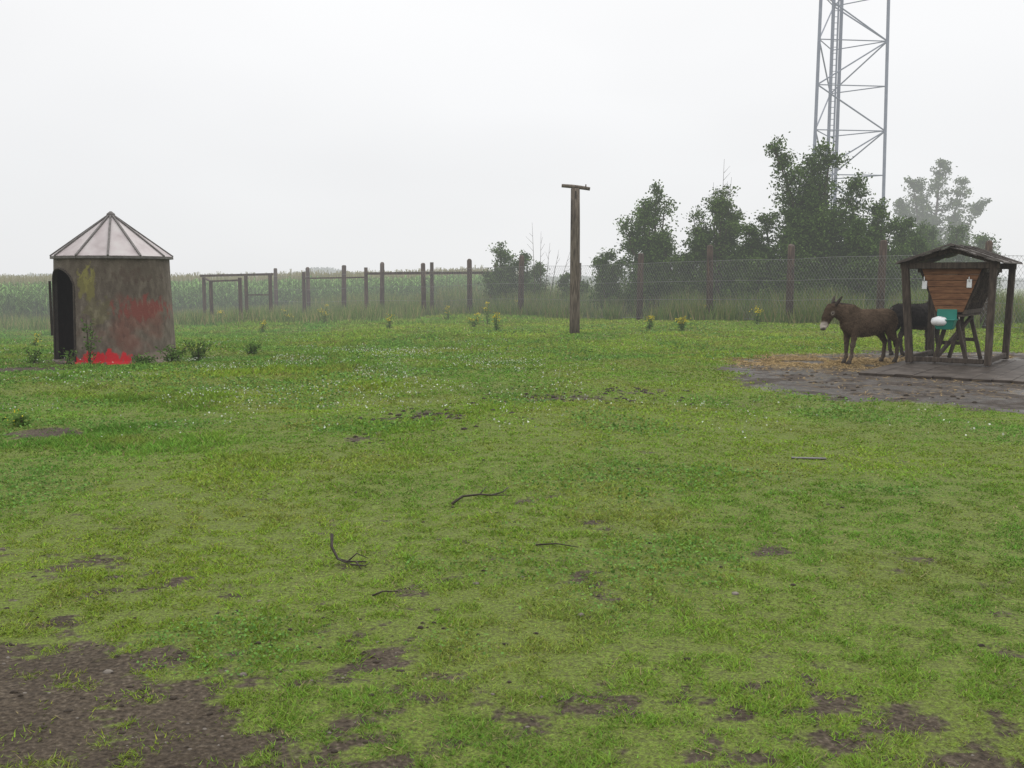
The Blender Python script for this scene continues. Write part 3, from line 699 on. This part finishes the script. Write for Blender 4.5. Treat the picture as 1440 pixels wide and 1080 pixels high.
# ------------------------------------------------------------------ hay feeder
ang = math.atan2(-.578, .816)
e = empty('hay_feeder', (7.75, 19.4, h1(7.75, 19.4)), ang)
W, D = 1.42, 1.85; zs = .06
M_orange = pm('stained_boards', [(.095, .042, .020), (.16, .072, .032), (.22, .11, .052)], 6, .75, .3, (1, 1, 6))
M_slab = pm('slab', [(.030, .023, .018), (.052, .041, .033), (.09, .074, .062)], 4, .6, .4, spec=.15)
M_roofb = pm('roof_boards', [(.03, .024, .02), (.08, .067, .06), (.13, .115, .105)], 5, .7, .4, (1, 4, 1))
M_teal = pm('teal_plastic', [(.02, .17, .13), (.03, .23, .18)], 3, .4, 0)
M_white = pm('salt_lick', [(.68, .69, .70), (.78, .79, .8)], 6, .6, .3)
M_hay = pm('hay', [(.06, .045, .022), (.15, .11, .055)], 20, .95, 1)
mb = MB()
for k in range(9):
    mb.box((-.23 + k * .306 + .15, -.2 + random.uniform(-.05, .05), .012 + random.uniform(-.005, .005)), (.298, 4.6, .06))
mb.obj('slab', [M_slab], e, bevel=.008)
mb = MB()
mb.beam((.02, 0, zs), (-.14, 0, 2.0), .13, .13); mb.beam((W, 0, zs), (W + .02, 0, 2.02), .12, .12)
mb.beam((W, D, zs), (W + .05, D, 1.98), .12, .12); mb.beam((0, D, zs), (-.05, D, 1.98), .12, .12)
mb.beam((-.22, 0.002, 1.93), (W + .12, .002, 1.93), .09, .12); mb.beam((-.15, D, 1.93), (W + .12, D, 1.93), .09, .12)
mb.beam((-.13, 0, 1.98), (W / 2, 0, 2.22), .07, .08); mb.beam((W + .1, 0, 1.98), (W / 2, 0, 2.22), .07, .08)
mb.beam((.02, .07, .15), (.02, D - .07, .15), .07, .1); mb.beam((W, .07, .15), (W, D - .07, .15), .07, .1)
mb.beam((.07, 0, .13), (W - .07, 0, .13), .05, .09)
mb.obj('posts_and_beams', [M_fwood], e, bevel=.01)
mb = MB()
for sgn, xe in ((-1, -.24), (1, W + .18)):
    xr = W / 2; nbd = 6
    for k in range(nbd):
        t0 = k / nbd; t1 = (k + 1) / nbd + .03
        xa = xr + (xe - xr) * t0; xb = xr + (xe - xr) * t1; za = 2.26 - .30 * t0; zb = 2.26 - .30 * t1
        lift = .014 * (k % 2)
        y0_ = -.22 + random.uniform(-.04, .04); y1_ = D + .15 + random.uniform(-.04, .04); th = .022
        mb.hexa([(xa, y0_, za + lift), (xb, y0_, zb + lift), (xb, y1_, zb + lift), (xa, y1_, za + lift), (xa, y0_, za + th + lift), (xb, y0_, zb + th + lift), (xb, y1_, zb + th + lift), (xa, y1_, za + th + lift)] if sgn > 0 else
                [(xb, y0_, zb + lift), (xa, y0_, za + lift), (xa, y1_, za + lift), (xb, y1_, zb + lift), (xb, y0_, zb + th + lift), (xa, y0_, za + th + lift), (xa, y1_, za + th + lift), (xb, y1_, zb + th + lift)])
mb.beam((W / 2, -.25, 2.305), (W / 2, D + .17, 2.305), .14, .03)
for yy in (-.15, .75, 1.5, D + .08):
    mb.beam((-.26, yy, 1.99), (W / 2, yy, 2.33), .05, .03); mb.beam((W + .2, yy, 1.99), (W / 2, yy, 2.33), .05, .03)
mb.obj('roof', [M_roofb], e)
mb = MB()
for yy in (.10, D - .10):
    nb_ = 7
    for k in range(nb_):
        z0 = 1.05 + .84 * k / nb_; z1 = 1.05 + .84 * (k + 1) / nb_ - .008
        def hw(z): return .24 + (z - 1.05) / .84 * .30
        c_ = W / 2 - .02
        mb.hexa([(c_ - hw(z0), yy - .012, z0), (c_ + hw(z0), yy - .012, z0), (c_ + hw(z0), yy + .012, z0), (c_ - hw(z0), yy + .012, z0),
                 (c_ - hw(z1), yy - .012, z1), (c_ + hw(z1), yy - .012, z1), (c_ + hw(z1), yy + .012, z1), (c_ - hw(z1), yy + .012, z1)])
mb.obj('end_panels', [M_orange], e, bevel=.003)
mb = MB()
for sgn in (-1, 1):
    c_ = W / 2 - .02
    for k in range(13):
        yy = .16 + (D - .32) * k / 12; mb.beam((c_ + sgn * .22, yy, 1.02), (c_ + sgn * .56, yy, 1.86), .07, .03, 0, up=(0, 1, 0))
    mb.beam((c_ + sgn * .26, .1, 1.05), (c_ + sgn * .26, D - .1, 1.05), .06, .08); mb.beam((c_ + sgn * .58, .1, 1.84), (c_ + sgn * .58, D - .1, 1.84), .06, .08)
mb.box((W / 2 - .02, D / 2, .98), (.52, D - .2, .04))
for yy in (.25, D - .25):
    for sgn in (-1, 1):
        mb.beam((W / 2 + sgn * .06, yy, .98), (W / 2 + sgn * .30, yy, zs), .07, .07, 0, up=(0, 1, 0))
    mb.beam((W / 2 - .22, yy + .04, .45), (W / 2 + .22, yy + .04, .45), .05, .07)
mb.beam((W / 2 - .28, .25, .12), (W / 2 + .1, D - .25, .93), .06, .06)
mb.beam((W / 2 + .28, .25, .12), (W / 2 - .1, D - .25, .93), .06, .06)
mb.obj('manger', [M_fwood], e)
mb = MB(); mb.loft([(W / 2, .14, 1.35, .28, .25), (W / 2, .5, 1.4, .36, .34), (W / 2, 1.1, 1.42, .36, .38), (W / 2, D - .14, 1.35, .28, .25)], 12, 0, Vector((1, 0, 0))); mb.obj('hay', [M_hay], e, True)
mb = MB()
for x_ in (.22, 1.02):
    mb.box((x_, .075, 1.56 + (.03 if x_ > .5 else 0)), (.09, .02, .16)); mb.tube([(x_, .07, 1.62), (x_, .03, 1.66), (x_, .03, 1.72)], .012, 5)
mb.obj('white_hooks', [M_white], e, bevel=.01)
mb = MB()
def hexr(x0, x1, y0, y1, z0, z1, in_=0): mb.hexa([(x0 + in_, y0 + in_, z0), (x1 - in_, y0 + in_, z0), (x1 - in_, y1, z0), (x0 + in_, y1, z0), (x0, y0, z1), (x1, y0, z1), (x1, y1, z1), (x0, y1, z1)])
hexr(.46, .84, -.20, .08, .72, .90, .05)
mb.box((.65, -.205, .905), (.40, .02, .03)); mb.box((.65, .075, 1.0), (.36, .02, .20)); mb.box((.455, -.06, .905), (.02, .27, .03)); mb.box((.845, -.06, .905), (.02, .27, .03))
mb.obj('teal_trough', [M_teal], e, bevel=.01)
mb = MB(); mb.loft([(.42, -.14, .86, .03, .03), (.45, -.14, .865, .08, .07), (.55, -.15, .88, .12, .095), (.66, -.14, .87, .10, .08), (.72, -.14, .86, .03, .03)], 12, 0); mb.obj('salt_lick', [M_white], e, True)

# ------------------------------------------------------------------ donkeys
def donkey(name, x, y, yaw, sc, coat, seed, pose=0, z=None):
    rd = np.random.default_rng(seed); mb = MB()
    mb.loft([(-.60, 0, .82, .04, .05), (-.575, 0, .815, .11, .12), (-.50, 0, .805, .175, .175), (-.40, 0, .79, .205, .20), (-.25, 0, .765, .215, .215), (-.05, 0, .735, .24, .24), (.12, 0, .73, .235, .245),
             (.26, 0, .74, .21, .25), (.38, 0, .765, .175, .24), (.48, 0, .80, .13, .19), (.545, 0, .82, .06, .09)], 20)
    mb.loft([(.18, 0, .86, .09, .12), (.34, 0, .865, .125, .205), (.48, 0, .895, .10, .175), (.60, 0, .935, .085, .145), (.70, 0, .975, .078, .12), (.79, 0, 1.01, .072, .10), (.84, 0, 1.03, .05, .06)], 16)
    dz = -.02
    mb.loft([(.745, 0, 1.065 + dz, .04, .04), (.775, 0, 1.04 + dz, .082, .10), (.825, 0, .965 + dz, .092, .12), (.875, 0, .885 + dz, .078, .105), (.92, 0, .80 + dz, .06, .08), (.95, 0, .735 + dz, .054, .064), (.968, 0, .69 + dz, .06, .062), (.98, 0, .655 + dz, .052, .05), (.985, 0, .637 + dz, .02, .02)], 16)
    for s in (-1, 1):
        mb.loft([(.80, s * .06, .985 + dz, .02, .02), (.835, s * .068, .935 + dz, .028, .035), (.86, s * .06, .895 + dz, .02, .02)], 8)
    fo = {-1: (.0, .0), 1: (.06, .05)}; ho = {-1: (.0, 0), 1: (-.10, 0)}
    if pose == 1: fo = {-1: (.05, 0), 1: (-.04, 0)}; ho = {-1: (.05, 0), 1: (-.03, 0)}
    hooves = []
    for s in (-1, 1):
        a = fo[s][0]; Y_ = s * .105
        mb.loft([(.33, Y_ * .8, .88, .05, .07), (.36, Y_, .76, .075, .12), (.35, Y_ * 1.05, .62, .070, .088), (.35 + a * .3, Y_, .50, .052, .060), (.355 + a * .5, Y_, .40, .043, .048), (.36 + a * .6, Y_, .345, .044, .049), (.36 + a * .7, Y_, .29, .034, .037), (.36 + a * .85, Y_, .19, .029, .032), (.365 + a, Y_, .115, .036, .039), (.385 + a, Y_, .07, .032, .034), (.40 + a, Y_, .03, .036, .04)], 10)
        hooves.append((.392 + a, Y_))
        a = ho[s][0]; Y_ = s * .115
        mb.loft([(-.42, Y_ * .8, .90, .06, .09), (-.42, Y_, .78, .10, .165), (-.38 + a * .2, Y_ * 1.1, .64, .09, .14), (-.39 + a * .4, Y_ * 1.05, .54, .066, .088), (-.455 + a * .6, Y_, .455, .047, .057), (-.515 + a * .8, Y_, .385, .043, .052), (-.515 + a * .85, Y_, .33, .037, .042), (-.50 + a * .9, Y_, .21, .032, .035), (-.49 + a, Y_, .115, .037, .040), (-.47 + a, Y_, .07, .033, .035), (-.455 + a, Y_, .03, .037, .041)], 10)
        hooves.append((-.463 + a, Y_))
    tmp = link(bpy.data.objects.new('tmp', mb.mesh('tmp', [])))
    m = tmp.modifiers.new('r', 'REMESH'); m.mode = 'VOXEL'; m.voxel_size = .0125; m.use_smooth_shade = True
    m = tmp.modifiers.new('s', 'SMOOTH'); m.iterations = 5; m.factor = .5
    dg = bpy.context.evaluated_depsgraph_get(); me = bpy.data.meshes.new_from_object(tmp.evaluated_get(dg)); me.name = name
    bpy.data.objects.remove(tmp)
    n = len(me.vertices); V = np.empty(n * 3, np.float32); me.vertices.foreach_get('co', V); V = V.reshape(-1, 3).astype(float)
    no_ = np.empty(n * 3, np.float32); me.vertices.foreach_get('normal', no_); no_ = no_.reshape(-1, 3)
    d = (fbm(V[:, 0] * 25 + V[:, 1] * 9, V[:, 2] * 25 - V[:, 1] * 13, 3, 7) - .5) * .022
    V = V + no_ * d[:, None]
    me.vertices.foreach_set('co', V.astype(np.float32).ravel())
    c = np.tile(np.array(coat), (n, 1)) * (.6 + .8 * fbm(V[:, 0] * 9, V[:, 2] * 9 + V[:, 1] * 5, 4, 5))[:, None]
    def mixin(col, w):
        nonlocal c
        c = c * (1 - w[:, None]) + np.array(col) * w[:, None]
    mixin(np.array(coat) * .55, ss(.72, .8, V[:, 0]) * .7)
    mixin((.14, .11, .088), ss(.60, .48, V[:, 2]) * (V[:, 0] < .3) * (V[:, 0] > -.3) * .7)
    mixin((.095, .078, .064), ss(.50, .35, V[:, 2]) * .6)
    mixin((.36, .32, .28), ss(.12, .07, np.hypot(V[:, 0] - .975, V[:, 2] - .67)))
    mixin((.03, .028, .026), ss(.05, .02, np.hypot(V[:, 0] - .99, V[:, 2] - .635)) * .8)
    for s in (-1, 1): mixin((.22, .19, .16), ss(.05, .03, np.sqrt((V[:, 0] - .835) ** 2 + (V[:, 2] - .92) ** 2 + (V[:, 1] - s * .09) ** 2)))
    hm = rd.choice(n, 24000); hp_ = V[hm]; hn = no_[hm].astype(float)
    okh = (hp_[:, 2] > .12) & ~((hp_[:, 0] > .9) & (hp_[:, 2] < .75)); hp_ = hp_[okh]; hn = hn[okh]; k_ = len(hp_); cH = c[hm][okh] * rd.uniform(.55, 1.45, (k_, 1))
    L_ = rd.uniform(.008, .020, k_)[:, None] * (1 + .5 * (np.abs(hp_[:, :1]) < .5)) * (.5 + .5 * ss(.3, .5, hp_[:, 2:3])); tdir = hn * .6 + np.array([-.35, 0, -.8]) + rd.normal(0, .3, (k_, 3)); tdir /= np.linalg.norm(tdir, axis=1)[:, None]
    wd = np.cross(tdir, hn + 1e-3); wd /= np.linalg.norm(wd, axis=1)[:, None] + 1e-6
    HV = np.stack([hp_ - wd * .004 + hn * -.001, hp_ + wd * .004 + hn * -.001, hp_ + tdir * L_ + hn * .003], 1).reshape(-1, 3)
    a = me.attributes.new('col', 'FLOAT_COLOR', 'POINT'); cc_ = np.ones((n, 4), np.float32); cc_[:, :3] = np.clip(c, 0, 1); a.data.foreach_set('color', cc_.ravel())
    me.materials.clear(); me.materials.append(M_coat); me.polygons.foreach_set('use_smooth', np.ones(len(me.polygons), bool))
    o = link(bpy.data.objects.new(name, me)); o.location = (x, y, (h1(x, y) if z is None else z) + .002); o.rotation_euler = (0, 0, yaw); o.scale = (sc, sc, sc)
    npmesh('hair', HV, 3, M_coat, np.repeat(cH, 3, 0), o)
    mb = MB()
    for s in (-1, 1):
        b0 = Vector((.755, s * .05, 1.05)); dr = Vector((-.14 + .09 * (s > 0), s * .11, .17))
        mb.loft([tuple(b0 + dr * t) + (w_, h_) for t, w_, h_ in [(-.08, .02, .02), (.1, .028, .022), (.35, .038, .02), (.6, .036, .016), (.85, .022, .012), (1.0, .008, .006)]], 10)
    mb.obj('ears', [M_mane], o, True)
    mb = MB(); cr = [(.30, 1.01), (.38, 1.055), (.48, 1.065), (.58, 1.075), (.68, 1.09), (.77, 1.11), (.82, 1.07)]
    mb.loft([(a_, 0, b_ - .01, .016, .034 if 0 < i < 6 else .008) for i, (a_, b_) in enumerate(cr)], 8); mb.obj('mane', [M_mane], o, True)
    mb = MB(); mb.loft([(-.575, 0, .90, .03, .03), (-.625, 0, .84, .024, .024), (-.645, 0, .70, .018, .018), (-.64, 0, .56, .022, .022), (-.645, 0, .45, .038, .034), (-.64, 0, .34, .03, .025), (-.64, 0, .27, .006, .006)], 8); mb.obj('tail', [M_mane], o, True)
    mb = MB()
    for hx, hy in hooves: mb.loft([(hx + .016, hy, .0, .042, .052), (hx + .010, hy, .035, .037, .044), (hx, hy, .065, .030, .034)], 12)
    mb.obj('hooves', [M_dark], o, True)
    mb = MB()
    for s in (-1, 1): mb.loft([(.837, s * .084, .935, .006, .006), (.840, s * .088, .926, .013, .014), (.843, s * .088, .915, .013, .014), (.846, s * .084, .906, .006, .006)], 8)
    mb.obj('eyes', [pm('eye', [(.008, .006, .005), (.012, .01, .008)], 3, .15, 0)], o, True)
    return o
M_coat = am('donkey_coat', 0); M_mane = pm('mane_hair', [(.018, .013, .01), (.045, .034, .026)], 30, .9, .5)
donkey('donkey', 7.06, 19.8, R(201), 1.10, (.090, .064, .045), 1)
donkey('donkey', 8.95, 22.0, R(18), 1.15, (.028, .025, .024), 2, 1)
donkey('donkey', -8.0, 20.6, R(190), .95, (.06, .052, .048), 3, 1, .05)
